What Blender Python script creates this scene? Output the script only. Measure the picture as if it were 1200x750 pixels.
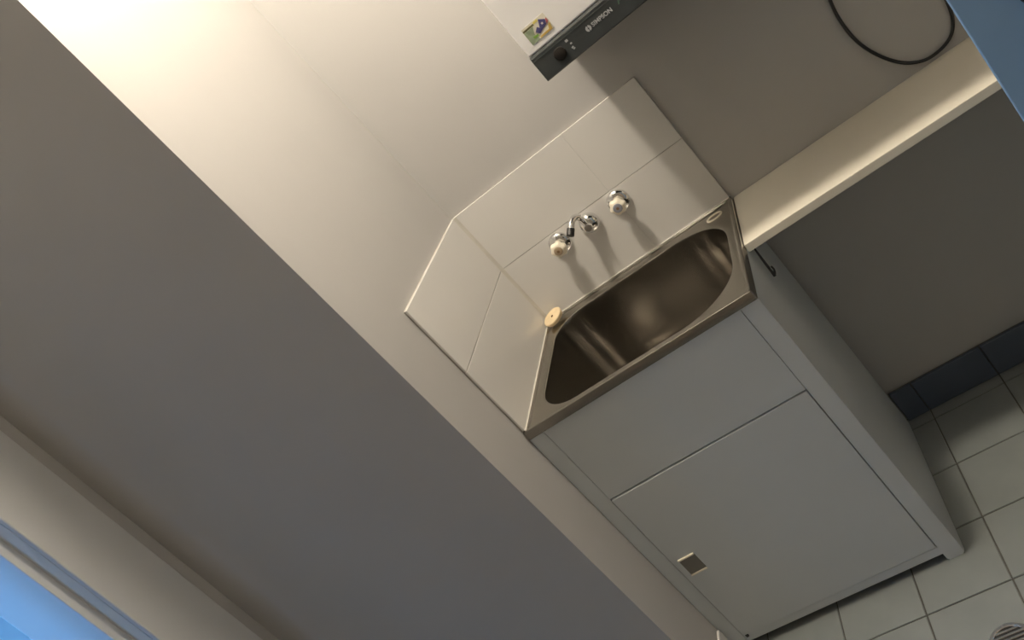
import bpy, bmesh, math, random
from mathutils import Vector, Matrix

random.seed(4)
SC = bpy.context.scene
COL = SC.collection
for o in list(bpy.data.objects):
    bpy.data.objects.remove(o, do_unlink=True)

# ------------------------------------------------------------------ camera
cam_data = bpy.data.cameras.new('camera')
cam = bpy.data.objects.new('camera', cam_data)
COL.objects.link(cam)
F_PX, PX, PY = 1007.744, 638.52, 322.23          # focal length and optical axis in a 1200x750 frame
cam_data.sensor_fit = 'HORIZONTAL'
cam_data.sensor_width = 36.0
cam_data.lens = F_PX / 1200.0 * 36.0
cam_data.shift_x = -(PX - 600.0) / 1200.0
cam_data.shift_y = (PY - 375.0) / 1200.0
cam_data.clip_start = 0.02
RX = Vector((0.757435, 0.108544, -0.643825))
RY = Vector((-0.538380, -0.454033, -0.709930))
RZ = Vector((-0.369376, 0.884348, -0.285463))
m = Matrix.Identity(4)
for i in range(3):
    m[i][0], m[i][1], m[i][2] = RX[i], -RY[i], -RZ[i]
m[0][3], m[1][3], m[2][3] = 1.002266, -2.170671, 1.718023
cam.matrix_world = m
SC.camera = cam

# ------------------------------------------------------------------ daylight, exposure
SKY_STRENGTH = 14.0
LAMP_STRENGTH = 470.0
world = bpy.data.worlds.new('daylight')
SC.world = world
world.use_nodes = True
bg = world.node_tree.nodes['Background']
bg.inputs['Color'].default_value = (0.17, 0.50, 1.08, 1)
bg.inputs['Strength'].default_value = SKY_STRENGTH

portal_data = bpy.data.lights.new('window_daylight', 'AREA')   # guides sky sampling through the far window
portal_data.shape = 'RECTANGLE'
portal_data.size, portal_data.size_y = 1.05, 2.0
portal_data.cycles.is_portal = True
portal = bpy.data.objects.new('window_daylight', portal_data)
portal.location = (-3.05, -1.075, 1.2)
portal.rotation_euler = (math.radians(90), 0, math.radians(-90))
COL.objects.link(portal)
portal_data2 = bpy.data.lights.new('added_window_daylight', 'AREA')  # sky portal for the unseen window added to light the door reveals
portal_data2.shape = 'RECTANGLE'
portal_data2.size, portal_data2.size_y = 0.5, 2.0
portal_data2.cycles.is_portal = True
portal2 = bpy.data.objects.new('added_window_daylight', portal_data2)
portal2.location = (-1.515, -3.3, 1.2)
portal2.rotation_euler = (math.radians(90), 0, 0)
COL.objects.link(portal2)

SC.view_settings.view_transform = 'Standard'
SC.view_settings.look = 'None'
SC.view_settings.gamma = 1.0
SC.view_settings.use_curve_mapping = False
SC.view_settings.exposure = 0.0
SC.cycles.use_denoising = True
SC.cycles.max_bounces = 10
SC.cycles.diffuse_bounces = 6
SC.cycles.sample_clamp_indirect = 6.0


# ------------------------------------------------------------------ materials
def mat(name, color, rough=0.5, metal=0.0, var=0.03, scale=8.0, bump=0.0, bscale=60.0, coat=0.0, spec=0.5, aniso=0.0):
    """Principled surface whose base colour drifts a little with object-space noise."""
    M = bpy.data.materials.new(name)
    M.use_nodes = True
    nt = M.node_tree
    b = nt.nodes['Principled BSDF']
    tc = nt.nodes.new('ShaderNodeTexCoord')
    nz = nt.nodes.new('ShaderNodeTexNoise')
    nz.inputs['Scale'].default_value = scale
    nz.inputs['Detail'].default_value = 4
    nt.links.new(tc.outputs['Object'], nz.inputs['Vector'])
    rp = nt.nodes.new('ShaderNodeValToRGB')
    rp.color_ramp.elements[0].position = 0.3
    rp.color_ramp.elements[1].position = 0.7
    rp.color_ramp.elements[0].color = tuple(max(0, c * (1 - var)) for c in color) + (1,)
    rp.color_ramp.elements[1].color = tuple(min(1, c * (1 + var)) for c in color) + (1,)
    nt.links.new(nz.outputs['Fac'], rp.inputs['Fac'])
    nt.links.new(rp.outputs['Color'], b.inputs['Base Color'])
    b.inputs['Roughness'].default_value = rough
    b.inputs['Metallic'].default_value = metal
    b.inputs['Specular IOR Level'].default_value = spec
    b.inputs['Coat Weight'].default_value = coat
    b.inputs['Coat Roughness'].default_value = 0.1
    if bump:
        n2 = nt.nodes.new('ShaderNodeTexNoise')
        n2.inputs['Scale'].default_value = bscale
        n2.inputs['Detail'].default_value = 3
        nt.links.new(tc.outputs['Object'], n2.inputs['Vector'])
        bp = nt.nodes.new('ShaderNodeBump')
        bp.inputs['Strength'].default_value = bump
        bp.inputs['Distance'].default_value = 0.002
        nt.links.new(n2.outputs['Fac'], bp.inputs['Height'])
        nt.links.new(bp.outputs['Normal'], b.inputs['Normal'])
    return M


M = {}
M['paint'] = mat('wall_paint', (0.458, 0.450, 0.437), 0.7, var=0.02, scale=3, bump=0.08, bscale=120, spec=0.3)
M['room2paint'] = mat('far_room_paint', (0.82, 0.82, 0.82), 0.7, var=0.02, scale=3, spec=0.3)
M['roompaint'] = mat('room_wall_paint', (0.37, 0.33, 0.28), 0.7, var=0.03, scale=3, spec=0.3)
M['ceiling'] = mat('ceiling_paint', (0.68, 0.67, 0.65), 0.8, var=0.02, spec=0.2)
M['trim'] = mat('gloss_trim_paint', (0.60, 0.61, 0.61), 0.35, var=0.02)
M['walltile'] = mat('cream_wall_tile', (0.69, 0.68, 0.655), 0.16, var=0.015, scale=2.5, spec=0.5)
M['grout'] = mat('pale_grout', (0.42, 0.40, 0.36), 0.9, var=0.1, scale=30)
M['silicone'] = mat('silicone_bead', (0.55, 0.53, 0.48), 0.45, var=0.04, scale=20)
M['floortile'] = mat('grey_floor_tile', (0.225, 0.245, 0.243), 0.35, var=0.06, scale=10)
M['floorgrout'] = mat('dark_floor_grout', (0.10, 0.10, 0.09), 0.9, var=0.2, scale=25)
M['skirttile'] = mat('blue_grey_skirting_tile', (0.085, 0.105, 0.145), 0.25, var=0.06, scale=10)
M['cabinet'] = mat('white_enamel_cabinet', (0.62, 0.655, 0.67), 0.38, var=0.015, scale=4)
M['cabdark'] = mat('cabinet_inside', (0.08, 0.08, 0.08), 0.8)
M['recess'] = mat('handle_recess', (0.20, 0.19, 0.165), 0.6)
M['steel'] = mat('stainless_steel', (0.34, 0.32, 0.285), 0.23, 1.0, var=0.05, scale=5)
M['chrome'] = mat('chrome', (0.82, 0.82, 0.82), 0.06, 1.0, var=0.0)
M['cream'] = mat('cream_plastic', (0.86, 0.80, 0.66), 0.3, var=0.02)
M['rubber'] = mat('cream_rubber', (0.72, 0.58, 0.37), 0.55, var=0.08, scale=40)
M['brown'] = mat('brown_stain', (0.16, 0.09, 0.04), 0.7)
M['hot'] = mat('hot_button', (0.36, 0.28, 0.19), 0.35)
M['cold'] = mat('cold_button', (0.25, 0.265, 0.31), 0.35)
M['shelf'] = mat('shelf_paint', (0.74, 0.70, 0.60), 0.5, var=0.03, scale=5)
M['black'] = mat('black_rubber', (0.012, 0.012, 0.012), 0.5)
M['dryer'] = mat('dryer_enamel', (0.92, 0.91, 0.90), 0.3, var=0.01)
M['panel'] = mat('dark_control_panel', (0.034, 0.040, 0.041), 0.45, var=0.15, scale=30)
M['panelknob'] = mat('dark_knob', (0.016, 0.014, 0.012), 0.6, spec=0.15)
M['panelline'] = mat('panel_trim_line', (0.07, 0.085, 0.08), 0.35)
M['print'] = mat('grey_print', (0.42, 0.44, 0.45), 0.5)
M['printgreen'] = mat('green_print', (0.07, 0.13, 0.09), 0.5)
M['st_paper'] = mat('sticker_paper', (0.74, 0.70, 0.58), 0.5)
M['st_green'] = mat('sticker_sage', (0.30, 0.36, 0.24), 0.5, var=0.15, scale=60)
M['st_olive'] = mat('sticker_olive', (0.10, 0.09, 0.03), 0.5)
M['st_leaf'] = mat('sticker_leaf', (0.20, 0.38, 0.06), 0.5)
M['st_blue'] = mat('sticker_indigo', (0.06, 0.055, 0.16), 0.5)
M['st_red'] = mat('sticker_red', (0.42, 0.12, 0.13), 0.5)
M['st_gold'] = mat('sticker_gold', (0.55, 0.38, 0.10), 0.5)
M['st_yellow'] = mat('sticker_yellow', (0.70, 0.60, 0.16), 0.5)
M['doorleaf'] = mat('door_leaf_daylight_tint', (0.27, 0.43, 0.60), 0.4, var=0.015)  # blue of the daylight is put into the white leaf's colour
M['ground'] = mat('outside_ground', (0.35, 0.35, 0.33), 0.9, var=0.1)

lampm = bpy.data.materials.new('lit_opal_glass')
lampm.use_nodes = True
lb = lampm.node_tree.nodes['Principled BSDF']
lb.inputs['Base Color'].default_value = (0.9, 0.85, 0.75, 1)
lb.inputs['Emission Color'].default_value = (1.0, 0.88, 0.72, 1)
lb.inputs['Emission Strength'].default_value = LAMP_STRENGTH


# ------------------------------------------------------------------ mesh helpers
def link(name, bm, material, parent=None, smooth=False, loc=None):
    bmesh.ops.recalc_face_normals(bm, faces=bm.faces)
    me = bpy.data.meshes.new(name)
    bm.to_mesh(me)
    bm.free()
    if smooth:
        for p in me.polygons:
            p.use_smooth = True
    o = bpy.data.objects.new(name, me)
    COL.objects.link(o)
    if material is not None:
        me.materials.append(material)
    if parent is not None:
        o.parent = parent
    if loc is not None:
        o.location = loc
    return o


def auto_smooth(o, ang=35):
    me = o.data
    for p in me.polygons:
        p.use_smooth = True
    bm = bmesh.new()
    bm.from_mesh(me)
    for e in bm.edges:
        if len(e.link_faces) == 2 and e.calc_face_angle(0) > math.radians(ang):
            e.smooth = False
    bm.to_mesh(me)
    bm.free()
    return o


def add_box(bm, x0, x1, y0, y1, z0, z1, bev=0.0, seg=1):
    r = bmesh.ops.create_cube(bm, size=1.0)
    vs = r['verts']
    for v in vs:
        v.co = Vector((x0 + (v.co.x + .5) * (x1 - x0), y0 + (v.co.y + .5) * (y1 - y0), z0 + (v.co.z + .5) * (z1 - z0)))
    if bev:
        es = list({e for v in vs for e in v.link_edges})
        bmesh.ops.bevel(bm, geom=es, offset=bev, segments=seg, profile=0.5, affect='EDGES')


def box(name, x0, x1, y0, y1, z0, z1, material, parent=None, bev=0.0, seg=1, origin=(0, 0, 0)):
    bm = bmesh.new()
    ox, oy, oz = origin
    add_box(bm, x0 - ox, x1 - ox, y0 - oy, y1 - oy, z0 - oz, z1 - oz, bev, seg)
    return link(name, bm, material, parent)


def add_lathe(bm, prof, axis, origin, n=32, lobes=0, lobe_amp=0.0):
    """Revolve (radius, along) pairs about axis through origin."""
    a = Vector(axis).normalized()
    t = Vector((0, 0, 1)) if abs(a.z) < 0.9 else Vector((1, 0, 0))
    u = a.cross(t).normalized()
    v = a.cross(u).normalized()
    o = Vector(origin)
    rings = []
    for r, h in prof:
        if r < 1e-6:
            rings.append([bm.verts.new(o + a * h)])
        else:
            ring = []
            for k in range(n):
                th = 2 * math.pi * k / n
                rr = r * (1 + lobe_amp * math.cos(lobes * th)) if lobes else r
                ring.append(bm.verts.new(o + a * h + u * (rr * math.cos(th)) + v * (rr * math.sin(th))))
            rings.append(ring)
    for A, B in zip(rings, rings[1:]):
        for k in range(n):
            k2 = (k + 1) % n
            if len(A) == 1 and len(B) == 1:
                continue
            if len(A) == 1:
                bm.faces.new((A[0], B[k], B[k2]))
            elif len(B) == 1:
                bm.faces.new((A[k], A[k2], B[0]))
            else:
                bm.faces.new((A[k], A[k2], B[k2], B[k]))


def lathe(name, prof, axis, origin, material, parent=None, n=32, lobes=0, lobe_amp=0.0, ang=35):
    bm = bmesh.new()
    add_lathe(bm, prof, axis, origin, n, lobes, lobe_amp)
    return auto_smooth(link(name, bm, material, parent), ang)


def catmull(pts, n=8):
    P = [Vector(p) for p in pts]
    P = [P[0] * 2 - P[1]] + P + [P[-1] * 2 - P[-2]]
    out = []
    for i in range(1, len(P) - 2):
        for k in range(n):
            t = k / n
            a, b, c, d = P[i - 1], P[i], P[i + 1], P[i + 2]
            out.append(0.5 * ((2 * b) + (c - a) * t + (2 * a - 5 * b + 4 * c - d) * t * t + (3 * b - a - 3 * c + d) * t ** 3))
    out.append(P[-2])
    return out


def add_tube(bm, pts, r, n=12, cap=True):
    rings = []
    prev = None
    for i, p in enumerate(pts):
        d = (pts[min(i + 1, len(pts) - 1)] - pts[max(i - 1, 0)]).normalized()
        if prev is None:
            t = Vector((0, 0, 1)) if abs(d.z) < 0.9 else Vector((1, 0, 0))
            u = d.cross(t).normalized()
        else:
            u = (prev - d * prev.dot(d)).normalized()
        prev = u
        v = d.cross(u)
        rr = r[i] if isinstance(r, (list, tuple)) else r
        rings.append([bm.verts.new(p + u * rr * math.cos(2 * math.pi * k / n) + v * rr * math.sin(2 * math.pi * k / n)) for k in range(n)])
    for A, B in zip(rings, rings[1:]):
        for k in range(n):
            bm.faces.new((A[k], A[(k + 1) % n], B[(k + 1) % n], B[k]))
    if cap:
        bm.faces.new(rings[0])
        bm.faces.new(rings[-1])


def tube(name, pts, r, material, parent=None, n=12):
    bm = bmesh.new()
    add_tube(bm, pts, r, n)
    return auto_smooth(link(name, bm, material, parent))


def prism(name, poly, y_front, thick, material, parent=None):
    """Polygon given in (x, z), facing -y, extruded back by thick."""
    bm = bmesh.new()
    f = [bm.verts.new((x, y_front, z)) for x, z in poly]
    b = [bm.verts.new((x, y_front + thick, z)) for x, z in poly]
    bm.faces.new(f)
    bm.faces.new(b[::-1])
    n = len(poly)
    for k in range(n):
        bm.faces.new((f[k], b[k], b[(k + 1) % n], f[(k + 1) % n]))
    return link(name, bm, material, parent)


def section_xy(name, poly, z0, z1, material, parent=None, bev=0.0):
    """Polygon in (x, y) extruded upwards."""
    bm = bmesh.new()
    lo = [bm.verts.new((x, y, z0)) for x, y in poly]
    hi = [bm.verts.new((x, y, z1)) for x, y in poly]
    bm.faces.new(lo[::-1])
    bm.faces.new(hi)
    n = len(poly)
    sides = []
    for k in range(n):
        bm.faces.new((lo[k], lo[(k + 1) % n], hi[(k + 1) % n], hi[k]))
    if bev:
        es = [e for e in bm.edges if abs(e.verts[0].co.z - e.verts[1].co.z) > 1e-4]
        bmesh.ops.bevel(bm, geom=es, offset=bev, segments=3, profile=0.5, affect='EDGES')
    return link(name, bm, material, parent)


def thing(name, label, category, loc=(0, 0, 0), group=None):
    o = bpy.data.objects.new(name, None)
    o.empty_display_size = 0.05
    COL.objects.link(o)
    o.location = loc
    o['label'] = label
    o['category'] = category
    if group:
        o['group'] = group
    return o


def tag(o, label, category, group=None):
    o['label'] = label
    o['category'] = category
    if group:
        o['group'] = group
    return o


def struct(o):
    o['kind'] = 'structure'
    return o


def reparent(o, p):
    """Parent o (built in world space) to the empty p that stands at p.location."""
    o.parent = p
    o.location = o.location - p.location
    return o


# ------------------------------------------------------------------ room shell
CEIL = 3.06
X_R, Y_REAR = 2.02, -3.3
JX = -0.84                      # face of the doorway wall
RET = -0.712                    # face of the wall that returns to the left of the nook
ROOM2_X = -3.05

base = struct(box('floor', -3.15, X_R + 0.1, Y_REAR - 0.1, 0.55, -0.10, -0.004, M['floorgrout']))
xs0, ys0, TX, TY = 0.716, -0.252, 0.2095, 0.2005
tile_meshes = {}


def floor_tile(x0, x1, y0, y1):
    g = 0.002
    w, d = round(x1 - x0 - 2 * g, 4), round(y1 - y0 - 2 * g, 4)
    key = (w, d)
    if key not in tile_meshes:
        bm = bmesh.new()
        add_box(bm, 0, w, 0, d, -0.004, 0.0, 0.0012)
        o = link('floor_tile', bm, M['floortile'], base)
        tile_meshes[key] = o.data
    else:
        o = bpy.data.objects.new('floor_tile', tile_meshes[key])
        COL.objects.link(o)
        o.parent = base
    o.location = (x0 + g, y0 + g, random.uniform(-0.0004, 0))


xe = [xs0 + TX * k for k in range(-8, 8)]
xe = [JX] + [x for x in xe if JX + 0.03 < x < X_R - 0.03] + [X_R]
ye = [ys0 + TY * k for k in range(-14, 2)]
ye = [y for y in ye if y < -0.03] + [0.0]
ye = [y for y in ye if y > Y_REAR + .05]
for i in range(len(xe) - 1):
    for j in range(len(ye) - 1):
        x0, x1, y0, y1 = xe[i], xe[i + 1], ye[j], ye[j + 1]
        if x1 <= 0.0 and y1 > RET + .01:
            continue
        if x0 < 0.0 and y1 > RET + .01:
            x0 = 0.0
        floor_tile(x0, x1, y0, y1)

struct(box('ceiling', -3.15, X_R + 0.1, Y_REAR - 0.1, 0.55, CEIL, CEIL + 0.1, M['ceiling']))
struct(box('wall_back', 0.0, X_R + 0.1, 0.0, 0.12, 0.0, CEIL, M['paint']))
struct(section_xy('wall_left', [(0.0, 0.12), (-0.12, 0.12), (-0.12, RET + 0.12), (JX - 0.06, RET + 0.12), (JX - 0.06, RET), (0.0, RET)], 0.0, CEIL, M['paint']))
struct(box('wall_right', X_R, X_R + 0.1, Y_REAR, -0.001, 0.0, CEIL, M['roompaint']))
bm = bmesh.new()
add_box(bm, -3.15, -1.78, Y_REAR - 0.1, Y_REAR, 0, CEIL)
add_box(bm, -1.25, X_R + 0.1, Y_REAR - 0.1, Y_REAR, 0, CEIL)
add_box(bm, -1.78, -1.25, Y_REAR - 0.1, Y_REAR, 2.2, CEIL)  # gap left for the added window
add_box(bm, -1.78, -1.25, Y_REAR - 0.1, Y_REAR, 0, 0.2)
struct(link('wall_rear', bm, M['roompaint']))

# wall with the doorway on the left: opening from D0 to D1
D0, D1, DH = -0.945, -1.55, 2.04
bm = bmesh.new()
add_box(bm, JX - 0.2, JX, D0 + 0.045, RET - 0.0005, 0, CEIL)
add_box(bm, JX - 0.2, JX, Y_REAR, D1 - 0.045, 0, CEIL)
add_box(bm, JX - 0.2, JX, D1 - 0.045, D0 + 0.045, DH + 0.02, CEIL)
struct(link('wall_doorway', bm, M['paint']))
# the daylit room beyond
struct(box('wall_beyond', -3.15, JX - 0.061, 0.40, 0.5, 0.0, CEIL, M['room2paint']))
bm = bmesh.new()
add_box(bm, -3.15, ROOM2_X, Y_REAR, -1.60, 0, CEIL)
add_box(bm, -3.15, ROOM2_X, -0.55, 0.4, 0, CEIL)
add_box(bm, -3.15, ROOM2_X, -1.60, -0.55, 2.2, CEIL)
add_box(bm, -3.15, ROOM2_X, -1.60, -0.55, 0, 0.2)
struct(link('wall_window', bm, M['room2paint']))
bm = bmesh.new()
add_box(bm, JX - 0.06, -0.13, RET + 0.13, 0.4, 0, CEIL)
struct(link('wall_partition', bm, M['room2paint']))
wf = struct(box('window_1', -3.13, -3.07, -1.60, -1.55, 0.2, 2.2, M['trim'], bev=0.003))
box('window_stile', -3.13, -3.07, -0.60, -0.55, 0.2, 2.2, M['trim'], wf, bev=0.003)
box('window_rail', -3.13, -3.07, -1.55, -0.60, 0.2, 0.25, M['trim'], wf, bev=0.003)
box('window_rail', -3.13, -3.07, -1.55, -0.60, 2.15, 2.2, M['trim'], wf, bev=0.003)
wf2 = struct(box('added_light_window', -1.78, -1.745, -3.38, -3.32, 0.2, 2.2, M['trim'], bev=0.003))  # unseen window, added to throw sky light onto the door frame reveals
box('window_stile', -1.285, -1.25, -3.38, -3.32, 0.2, 2.2, M['trim'], wf2, bev=0.003)
box('window_rail', -1.745, -1.285, -3.38, -3.32, 0.2, 0.24, M['trim'], wf2, bev=0.003)
box('window_rail', -1.745, -1.285, -3.38, -3.32, 2.16, 2.2, M['trim'], wf2, bev=0.003)
struct(box('ground', -12.0, -3.16, -10.0, 8.0, -0.3, -0.2, M['ground']))

# door frame of the doorway
d1 = struct(section_xy('door_1', [(JX + 0.001, -0.902), (JX + 0.001, -0.9165), (-0.877, -0.9165), (-0.877, D0), (-1.05, D0), (-1.05, -0.902)],
                       0, DH, M['trim'], bev=0.0025))
section_xy('architrave', [(JX, -0.753), (JX + 0.016, -0.753), (JX + 0.016, -0.917), (JX + .0012, -0.917), (JX + .0012, -0.901), (JX, -0.901)], 0, DH + 0.09, M['trim'], d1, bev=0.0035)
section_xy('jamb', [(JX + 0.001, D1 - .043), (JX + 0.001, D1 - .0285), (-0.877, D1 - .0285), (-0.877, D1), (-1.05, D1), (-1.05, D1 - .043)], 0, DH, M['trim'], d1, bev=0.0025)
section_xy('architrave', [(JX, D1 - .028), (JX + 0.016, D1 - .028), (JX + 0.016, D1 - .19), (JX, D1 - .19)], 0, DH + 0.09, M['trim'], d1, bev=0.0035)
box('head_jamb', -1.05, JX, D1, D0, DH, DH + 0.02, M['trim'], d1)
box('architrave', JX, JX + 0.016, D1 - .027, -0.918, DH + 0.001, DH + 0.09, M['trim'], d1)

# open door leaf beside the nook, at the right
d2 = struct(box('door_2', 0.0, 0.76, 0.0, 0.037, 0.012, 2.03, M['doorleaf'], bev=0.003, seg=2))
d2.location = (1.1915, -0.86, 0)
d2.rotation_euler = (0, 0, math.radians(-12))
lathe('door_rose', [(0, 0), (0.027, 0), (0.027, -0.004), (0.024, -0.009), (0.012, -0.011), (0.011, -0.045), (0, -0.045)], (0, 1, 0), (0.102, 0, 1.232), M['black'], d2, n=28)
bm = bmesh.new()
add_tube(bm, catmull([(0.102, -0.042, 1.232), (0.127, -0.046, 1.232), (0.167, -0.046, 1.231), (0.217, -0.044, 1.228)], 5), 0.009, 10)
auto_smooth(link('lever', bm, M['black'], d2))

# tiled skirtings
sk = struct(box('baseboard_back', 0.647, X_R, -0.006, 0.0, 0.0, 0.112, M['floorgrout']))
edges = [0.648] + [xs0 + TX * k for k in range(0, 7)] + [X_R]
edges = sorted(e for e in edges if e <= X_R)
for a, b_ in zip(edges, edges[1:]):
    if b_ - a > 0.01:
        box('skirting_tile', a + 0.0015, b_ - 0.0015, -0.016, -0.006, 0.003, 0.114, M['skirttile'], sk, bev=0.0012)
sl = struct(box('baseboard_left', 0.0, 0.004, RET, -0.545, 0.0, 0.112, M['floorgrout']))
box('skirting_tile', 0.004, 0.012, RET + .0015, -0.5455, 0.003, 0.118, M['walltile'], sl, bev=0.0015)

# ------------------------------------------------------------------ splashbacks
Z_TUB = 0.900
ZB, ZJ, ZT = 0.9002, 1.1077, 1.311
sb = thing('back_splashback', 'cream tiled splashback on the back wall behind the taps', 'splashback', (0.32, 0, ZB))
reparent(box('grout_bed', 0.0, 0.640, -0.005, 0.0, ZB, ZT - .001, M['grout']), sb)
for z0, z1 in ((ZB, ZJ), (ZJ, ZT)):
    for x0, x1 in ((0.0095, 0.4005), (0.4005, 0.641)):
        reparent(box('tile', x0 + .0001, x1 - .0001, -0.010, -0.004, z0 + .0007, z1 - .0007, M['walltile'], bev=0.0009, seg=2), sb)
sb2 = thing('side_splashback', 'cream tiled splashback on the left wall', 'splashback', (0, -0.27, ZB))
sb2['label'] = 'cream two-tile splashback on the left wall at the side of the tub'
reparent(box('grout_bed', 0.0, 0.005, -0.531, -0.0105, ZB, ZT - .001, M['grout']), sb2)
for z0, z1 in ((ZB, ZJ), (ZJ, ZT)):
    reparent(box('tile', 0.004, 0.010, -0.533, -0.0105, z0 + .0010, z1 - .0010, M['walltile'], bev=0.0013, seg=2), sb2)
# silicone fillet in the corner
bm = bmesh.new()
pts = [(0.0100, -0.0100), (0.0185, -0.0100), (0.0140, -0.0113), (0.0114, -0.0138), (0.0100, -0.0180)]
lo = [bm.verts.new((x, y, ZB)) for x, y in pts]
hi = [bm.verts.new((x, y, ZT - .001)) for x, y in pts]
bm.faces.new(lo)
bm.faces.new(hi)
for k in range(5):
    bm.faces.new((lo[k], lo[(k + 1) % 5], hi[(k + 1) % 5], hi[k]))
reparent(link('silicone_bead', bm, M['silicone']), sb2)

# ------------------------------------------------------------------ cabinet
CX0, CX1, CF, CT = 0.0005, 0.6455, -0.534, 0.8745
cab = thing('laundry_cabinet', 'white metal laundry cabinet with single door under the steel tub', 'cabinet', (0.325, -0.27, 0))


def cpart(o):
    return reparent(o, cab)


cpart(box('side_panel', CX0, CX0 + .016, CF + .012, -0.018, 0.0, CT, M['cabinet']))
cpart(box('side_panel', CX1 - .016, CX1, CF + .012, -0.018, 0.0, CT, M['cabinet']))
SL, SR = 0.0445, 0.5995
DT, DB = 0.6165, 0.0525


def stile(x0, x1):
    bm = bmesh.new()
    r = 0.006
    poly = [(x0 + r, 0.0), (x1 - r, 0.0), (x1, r), (x1, CT), (x0, CT), (x0, r)]
    f = [bm.verts.new((x, CF, z)) for x, z in poly]
    b = [bm.verts.new((x, CF + .0125, z)) for x, z in poly]
    bm.faces.new(f)
    bm.faces.new(b[::-1])
    for k in range(6):
        bm.faces.new((f[k], b[k], b[(k + 1) % 6], f[(k + 1) % 6]))
    bmesh.ops.bevel(bm, geom=[e for e in bm.edges if all(abs(v.co.y - CF) < 1e-6 for v in e.verts)], offset=0.0012, segments=2, affect='EDGES')
    return link('stile', bm, M['cabinet'])


cpart(stile(CX0, SL - .0006))
cpart(stile(SR + .0006, CX1))
cpart(box('upper_panel', SL + .0006, SR - .0006, CF + .0004, CF + .012, DT + .0022, CT, M['cabinet'], bev=0.0008))
cpart(box('bottom_rail', SL - .002, SR + .002, CF + .004, CF + .014, 0.0210, DB - .0028, M['cabinet'], bev=0.002))
cpart(box('floor_panel', CX0 + .016, CX1 - .016, CF + .05, -0.03, 0.035, 0.045, M['cabdark']))
# door hung on the right, its free edge a few millimetres proud
door = box('door', SL + .0018, SR - .0022, CF + .0012, CF + .0145, DB, DT - .0024, M['cabinet'], bev=0.0012, origin=(SR, CF, 0))
door.location = (SR, CF, 0)
door.rotation_euler = (0, 0, math.radians(0.36))
cpart(door)
HX0, HX1, HZ0, HZ1 = 0.063, 0.111, 0.306, 0.367


def hpart(name, x0, x1, y0, y1, z0, z1, mt, bev=0.0):
    o = box(name, x0, x1, y0, y1, z0, z1, mt, bev=bev, origin=(SR, CF, 0))
    o.parent = door
    return o


cup = hpart('cup_handle', HX0, HX1, CF + .0004, CF + .003, HZ0, HZ1, M['recess'], 0.0006)
hpart('handle_lip', HX0, HX1, CF - .0044, CF + .0012, HZ1 - .004, HZ1 + .001, M['cream'], .001)
hpart('handle_lip', HX0, HX1, CF - .0032, CF + .0012, HZ0 - .001, HZ0 + .0035, M['cream'], .001)
cpart(box('catch', 0.0505, 0.0575, CF - .002, CF + .003, DB - .0095, DB - .0005, M['black']))

# ------------------------------------------------------------------ steel tub
tub = thing('laundry_tub', 'stainless steel laundry tub set into the top of the white cabinet', 'sink', (0.325, -0.27, CT))


def rrect(x0, x1, y0, y1, radii, z, ns=10, nc=10):
    """Closed loop, radii for corners (x1y1, x0y1, x0y0, x1y0), counter-clockwise from the right side."""
    out = []
    c = [((x1, y1), 0, radii[0]), ((x0, y1), 90, radii[1]), ((x0, y0), 180, radii[2]), ((x1, y0), 270, radii[3])]
    cor = []
    for (cx, cy), a0, r in c:
        sx = -1 if cx == x1 else 1
        sy = -1 if cy == y1 else 1
        ox, oy = cx + sx * r, cy + sy * r
        cor.append([(ox + r * math.cos(math.radians(a0 + 90 * k / nc)), oy + r * math.sin(math.radians(a0 + 90 * k / nc))) for k in range(nc + 1)])
    for i in range(4):
        out += cor[i]
        a, b = cor[i][-1], cor[(i + 1) % 4][0]
        for k in range(1, ns):
            out.append((a[0] + (b[0] - a[0]) * k / ns, a[1] + (b[1] - a[1]) * k / ns))
    return [Vector((x, y, z)) for x, y in out]


TX0, TX1, TY0, TY1 = 0.003, 0.6458, -0.5405, -0.003


def outer(i, z, r):
    return rrect(TX0 + i, TX1 - i, TY0 + i, TY1 - i, [r] * 4, z)


BR = [0.155, 0.090, 0.115, 0.150]


def bowl(i, z):
    return rrect(0.049 + i, 0.6115 - i, -0.509 + i, -0.058 - i, [max(0.02, r - i * .5) for r in BR], z)


loops = [outer(0.004, 0.8755, .004), outer(0.0, 0.8755, .005), outer(0.0, 0.8975, .005), outer(0.0006, 0.8992, .005), outer(0.002, 0.8998, .006),
         outer(0.007, 0.8998, .008), outer(0.010, 0.8988, .010), outer(0.013, 0.8960, .013), outer(0.016, 0.8953, .016), outer(0.0190, 0.8955, .018),
         bowl(-0.007, 0.8955), bowl(-0.003, 0.8950), bowl(-0.0006, 0.8935), bowl(0.0, 0.8905), bowl(0.001, 0.880), bowl(0.004, 0.790), bowl(0.007, 0.700),
         bowl(0.010, 0.675), bowl(0.020, 0.652), bowl(0.040, 0.640), bowl(0.075, 0.636), bowl(0.14, 0.634)]
bm = bmesh.new()
R_ = [[bm.verts.new(p) for p in l] for l in loops]
n = len(R_[0])
for A, B in zip(R_, R_[1:]):
    for k in range(n):
        bm.faces.new((A[k], A[(k + 1) % n], B[(k + 1) % n], B[k]))
bm.faces.new(R_[-1])
tb = auto_smooth(link('basin', bm, M['steel']), 40)
reparent(tb, tub)
reparent(lathe('waste_outlet', [(0, 0.6352), (0.02, 0.6352), (0.033, 0.6365), (0.038, 0.6348)], (0, 0, 1), (0.33, -0.26, 0), M['chrome']), tub)
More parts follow.
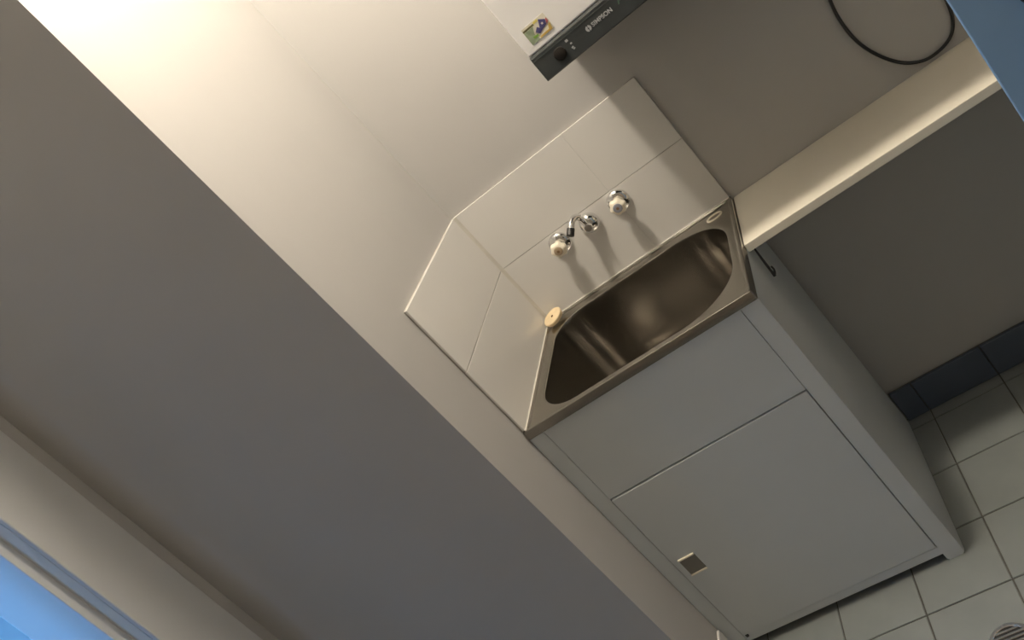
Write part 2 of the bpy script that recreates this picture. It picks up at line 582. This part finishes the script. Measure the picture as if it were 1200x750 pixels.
# silicone seal between tub and tiles
bm = bmesh.new()
sec = [(0.0095, 0.9028), (0.0108, 0.9012), (0.0130, 0.8994), (0.0095, 0.8985)]
P0 = [bm.verts.new((x, -0.5330, z)) for x, z in sec]
P1 = [bm.verts.new((x, -x, z)) for x, z in sec]
P2 = [bm.verts.new((0.640, -x, z)) for x, z in sec]
bm.faces.new(P0)
bm.faces.new(P2)
for a, b in ((P0, P1), (P1, P2)):
    for k in range(4):
        bm.faces.new((a[k], a[(k + 1) % 4], b[(k + 1) % 4], b[k]))
reparent(link('silicone_seal', bm, M['silicone']), tub)
# small pressed ring in the rear right corner of the rim
bm = bmesh.new()
cpts = [Vector((0.588 + 0.023 * math.cos(t) * 0.94 - 0.0 * math.sin(t), -0.060 + 0.0150 * math.sin(t), 0.8965)) for t in [2 * math.pi * k / 28 for k in range(29)]]
add_tube(bm, cpts, 0.0028, 8, cap=False)
ring = auto_smooth(link('pressed_ring', bm, M['cream']))
reparent(ring, tub)

# sink plug lying in the rear left corner of the rim
plug = thing('sink_plug', 'round cream rubber sink plug lying on the rear left corner of the tub', 'plug', (0.047, -0.044, 0.9005))
pl = lathe('plug_disc', [(0, 0.0), (0.028, 0.0), (0.030, 0.002), (0.0325, 0.011), (0.031, 0.0130), (0.012, 0.0128), (0, 0.0126)], (0, 0, 1), (0, 0, 0), M['rubber'], plug)
lathe('centre_stud', [(0, 0.0150), (0.0030, 0.0145), (0.0042, 0.0120), (0, 0.0118)], (0, 0, 1), (0, 0, 0), M['brown'], plug, n=14)
plug.rotation_euler = (math.radians(11), math.radians(-6), 0)
plug.location.z = 0.9065


# ------------------------------------------------------------------ taps and spout
def make_tap(x, z, label, button):
    t = thing('wall_tap', label, 'tap', (x, -0.010, z), 'wall taps over the tub')
    lathe('flange', [(0, 0), (0.0335, 0), (0.0335, -0.003), (0.031, -0.009), (0.025, -0.0155), (0.016, -0.019), (0, -0.019)], (0, 1, 0), (0, 0, 0), M['chrome'], t)
    lathe('spindle', [(0, -0.017), (0.0125, -0.017), (0.0125, -0.026), (0.0095, -0.029), (0.0095, -0.037), (0, -0.037)], (0, 1, 0), (0, 0, 0), M['chrome'], t, n=24)
    h = lathe('handle', [(0, -0.034), (0.0135, -0.034), (0.0190, -0.038), (0.0225, -0.046), (0.0222, -0.056), (0.0190, -0.063), (0.0145, -0.066), (0, -0.066)],
              (0, 1, 0), (0, 0, 0), M['cream'], t, n=48, lobes=6, lobe_amp=0.075, ang=50)
    lathe('button', [(0.0130, -0.0650), (0.0126, -0.0680), (0.0105, -0.0698), (0, -0.0704)], (0, 1, 0), (0, 0, 0), button, t, n=24)
    lathe('button_screw', [(0.0042, -0.0700), (0.0040, -0.0712), (0, -0.0716)], (0, 1, 0), (0, 0, 0), M['brown'], t, n=14)
    t.scale = (1, 0.80, 1)
    return t


make_tap(0.4045, 1.0715, 'chrome wall tap with cream handle, the right one standing apart from the spout', M['cold'])
make_tap(0.1985, 1.0705, 'chrome wall tap with cream handle, the left one just under the spout end', M['hot'])
sp = thing('wall_spout', 'chrome swivel spout turned left between the two wall taps', 'spout', (0.302, -0.010, 1.070))
lathe('flange', [(0, 0), (0.0305, 0), (0.0305, -0.003), (0.0285, -0.010), (0.0235, -0.018), (0.0150, -0.0235), (0.006, -0.026), (0, -0.0262)], (0, 1, 0), (0, 0, 0), M['chrome'], sp)
lathe('collar', [(0, -0.020), (0.0115, -0.020), (0.0120, -0.024), (0.0120, -0.036), (0.0105, -0.039), (0, -0.039)], (0, 1, 0), (0, 0, 0), M['chrome'], sp, n=24)
path = catmull([(0.0, -0.027, 0.0), (0.0, -0.029, 0.018), (-0.003, -0.032, 0.038), (-0.010, -0.043, 0.048), (-0.020, -0.058, 0.045),
                (-0.030, -0.072, 0.034)], 6)
tube('spout_pipe', path, 0.0092, M['chrome'], sp, n=16)
d = (path[-1] - path[-2]).normalized()
tube('outlet_nozzle', [path[-1] - d * 0.004, path[-1] + d * 0.016], 0.0108, M['black'], sp, n=16)

# ------------------------------------------------------------------ shelf, hook, cord
shf = tag(box('wall_shelf', 0.6475, 1.60, -0.302, -0.0005, 0.867, 0.8892, M['shelf'], bev=0.0012, origin=(1.12, -0.15, 0.867)),
          'long cream shelf on the back wall running right from the tub', 'shelf')
shf.location = (1.12, -0.15, 0.867)
hk = thing('cable_hook', 'thin black rod with a small hooked end hanging below the shelf beside the cabinet', 'hook', (0.661, -0.306, 0.867))
tube('rod', [Vector((0.0, 0.012, 0.002)), Vector((0.0, 0.004, -0.030)), Vector((0.001, -0.008, -0.082))], [0.0022, 0.0030, 0.0036], M['black'], hk, n=8)
tube('hook_tip', catmull([(0.001, -0.007, -0.078), (0.004, -0.004, -0.078), (0.007, 0.001, -0.070), (0.006, 0.003, -0.060)], 4), 0.0026, M['black'], hk, n=8)

CORD = [(1.150, 1.32), (1.124, 1.22), (1.113, 1.164), (1.105, 1.106), (1.109, 1.038), (1.129, 0.978), (1.163, 0.926), (1.203, 0.8985), (1.243, 0.895),
        (1.281, 0.908), (1.304, 0.938), (1.315, 0.985), (1.318, 1.06), (1.320, 1.20), (1.322, 1.42)]
cord = tube('power_cord', catmull([(x, -0.006, z + 0.009) for x, z in CORD], 6), 0.0042, M['black'], None, n=8)
tag(cord, 'black power cord hanging in a loop on the back wall above the shelf', 'cord')

# ------------------------------------------------------------------ clothes dryer
DX0, DX1, DY, DZ0, DZP, DZ1 = 0.5500, 1.146, -0.350, 1.4818, 1.5444, 2.164
dr = thing('clothes_dryer', 'white wall-mounted clothes dryer with dark control panel along the bottom', 'dryer', (0.86, -0.2, DZ0))


def dpart(o):
    return reparent(o, dr)


dpart(box('body', DX0, DX1, DY, -0.03, DZP, DZ1, M['dryer'], bev=0.004, seg=2))
dpart(box('mounting_rail', DX0 + .05, DX1 - .05, -0.03, 0.0, 1.95, 2.05, M['dryer']))
bm = bmesh.new()
sec = [(DY - .002, DZP - .0006), (DY - .0045, DZP - .006), (DY - .0045, DZ0 + .003), (DY - .002, DZ0), (-0.04, DZ0), (-0.04, DZP - .0006)]
a_ = [bm.verts.new((DX0 + .0005, y, z)) for y, z in sec]
b_ = [bm.verts.new((DX1 - .0005, y, z)) for y, z in sec]
bm.faces.new(a_)
bm.faces.new(b_[::-1])
for k in range(len(sec)):
    bm.faces.new((a_[k], b_[k], b_[(k + 1) % len(sec)], a_[(k + 1) % len(sec)]))
panel = link('control_panel', bm, M['panel'])
dpart(panel)
PF = DY - .0045


def ppart(o):
    o.parent = panel
    o.location = o.location + Vector((-0.0095, 0, -0.0055))
    return o


ppart(box('trim_line', DX0 + .012, DX1 - .012, PF - .0008, PF + .001, 1.5370, 1.5382, M['panelline']))
ppart(lathe('selector_knob', [(0, 0), (0.0145, 0), (0.0140, -0.002), (0.0128, -0.0042), (0.0115, -0.0048), (0, -0.0048)], (0, 1, 0), (0.618, PF, 1.5165), M['panelknob']))
for x, z, w, h, rot in ((0.6455, 1.5290, .0062, .0052, 0), (0.6500, 1.5190, .0042, .0034, 0), (0.6475, 1.5105, .0052, .0036, 0.2), (0.6490, 1.5068, .0046, .0030, 0.2),
                        (0.6300, 1.5215, .0022, .0060, 0.5)):
    c, s = math.cos(rot), math.sin(rot)
    q = [(x + c * a - s * b, z + s * a + c * b) for a, b in ((-w / 2, -h / 2), (w / 2, -h / 2), (w / 2, h / 2), (-w / 2, h / 2))]
    ppart(prism('dial_mark', q, PF - .0006, .001, M['print']))


def text_part(name, s, x, z, size, material, shear=0.0, yf=PF - .0006, spacing=1.0, off=0.0):
    cu = bpy.data.curves.new(name, 'FONT')
    cu.body = s
    cu.size = size
    cu.shear = shear
    cu.extrude = 0.0003
    cu.offset = off
    cu.space_character = spacing
    cu.align_y = 'CENTER'
    t = bpy.data.objects.new(name + '_curve', cu)
    COL.objects.link(t)
    dg = bpy.context.evaluated_depsgraph_get()
    me = bpy.data.meshes.new_from_object(t.evaluated_get(dg))
    bpy.data.objects.remove(t, do_unlink=True)
    me.transform(Matrix.Rotation(math.radians(90), 4, 'X'))
    me.materials.clear()
    me.materials.append(material)
    o = bpy.data.objects.new(name, me)
    COL.objects.link(o)
    o.location = (x, yf, z)
    return o


# round emblem: a ring split by a slanted stroke
bm = bmesh.new()
N = 24
for a0, a1 in ((100, 260), (280, 440)):
    f_in, f_out = [], []
    for k in range(N // 2 + 1):
        t = math.radians(a0 + (a1 - a0) * k / (N // 2))
        f_out.append(bm.verts.new((0.6975 + 0.0066 * math.cos(t), PF - .0007, 1.5195 + 0.0066 * math.sin(t))))
        f_in.append(bm.verts.new((0.6975 + 0.0018 * math.cos(t), PF - .0007, 1.5195 + 0.0018 * math.sin(t))))
    for k in range(N // 2):
        bm.faces.new((f_out[k], f_out[k + 1], f_in[k + 1], f_in[k]))
ppart(link('emblem', bm, M['print']))
ppart(text_part('brand_lettering', 'SIMPSON', 0.7070, 1.5198, 0.0128, M['print'], spacing=1.0, off=0.0003))
ppart(prism('model_mark', [(0.7745, 1.5175), (0.7775, 1.5175), (0.7795, 1.5225), (0.7850, 1.5225), (0.7900, 1.5290), (0.7800, 1.5310)], PF - .0006, .001, M['printgreen']))

# sticker on the lower left of the dryer front
stk = box('sticker', 0.5840, 0.6435, DY - .0006, DY + .0005, 1.5640, 1.6030, M['st_paper'])
stk['label'] = 'small printed sticker with indigo shapes'
dpart(stk)
stk.location = stk.location + Vector((-0.0100, 0, -0.0040))


def spart(name, poly, mt, lift=.0009):
    o = prism(name, poly, DY - lift, .0006, mt)
    o.parent = stk
    return o


spart('sticker_print', [(0.5845, 1.5645), (0.6060, 1.5645), (0.6020, 1.5800), (0.6090, 1.5940), (0.5845, 1.5940)], M['st_green'])
spart('sticker_print', [(0.5845, 1.5945), (0.6130, 1.5945), (0.6130, 1.5985), (0.5845, 1.5985)], M['st_olive'])
spart('sticker_print', [(0.6135, 1.5960), (0.6250, 1.5960), (0.6250, 1.6010), (0.6135, 1.6010)], M['st_yellow'])
spart('sticker_print', [(0.5960, 1.5720), (0.6080, 1.5720), (0.6080, 1.5760), (0.5960, 1.5775)], M['st_leaf'], .0012)
spart('sticker_print', [(0.6060, 1.5810), (0.6150, 1.5880), (0.6190, 1.5830), (0.6270, 1.5985), (0.6390, 1.5900), (0.6350, 1.5800), (0.6220, 1.5770), (0.6130, 1.5730)], M['st_blue'], .0012)
spart('sticker_print', [(0.6270, 1.5850), (0.6310, 1.5850), (0.6310, 1.5890), (0.6270, 1.5890)], M['st_paper'], .0015)
spart('sticker_print', [(0.6360, 1.5800), (0.6425, 1.5830), (0.6425, 1.5920), (0.6395, 1.5895)], M['st_red'], .0012)
spart('sticker_print', [(0.6085, 1.5650), (0.6390, 1.5650), (0.6425, 1.5790), (0.6370, 1.5780), (0.6330, 1.5690), (0.6085, 1.5690)], M['st_gold'], .0012)

# ------------------------------------------------------------------ floor drain
fd = thing('floor_drain', 'round chrome floor drain grate set in the grey tiles', 'drain', (0.658, -0.802, 0.0))
lathe('drain_ring', [(0.040, 0.0005), (0.047, 0.0005), (0.050, 0.0015), (0.048, 0.0040), (0.042, 0.0040), (0.040, 0.0025)], (0, 0, 1), (0, 0, 0), M['chrome'], fd, n=40)
lathe('drain_well', [(0, 0.0008), (0.041, 0.0008)], (0, 0, 1), (0, 0, 0), M['black'], fd, n=40)
for k in range(-3, 4):
    y = k * 0.0105
    hw = math.sqrt(0.0405 ** 2 - y * y)
    o = box('grate_bar', -hw, hw, y - .0026, y + .0026, 0.0008, 0.0034, M['chrome'], fd, bev=0.0006)

# ------------------------------------------------------------------ ceiling light
LX, LY = 0.52, -0.585
cl = thing('ceiling_light', 'round opal glass globe hanging from the ceiling above the tub', 'lamp', (LX, LY, CEIL))
lathe('lamp_base', [(0, 0), (0.050, 0), (0.050, -0.012), (0.016, -0.022), (0.014, -0.070), (0.030, -0.078), (0.030, -0.092), (0, -0.092)], (0, 0, 1), (0, 0, 0), M['trim'], cl, n=36)
lathe('glass_globe', [(0.0295, -0.0925), (0.058, -0.106), (0.076, -0.132), (0.082, -0.164), (0.077, -0.196), (0.059, -0.224), (0.031, -0.242), (0, -0.248)],
      (0, 0, 1), (0, 0, 0), lampm, cl, n=28)
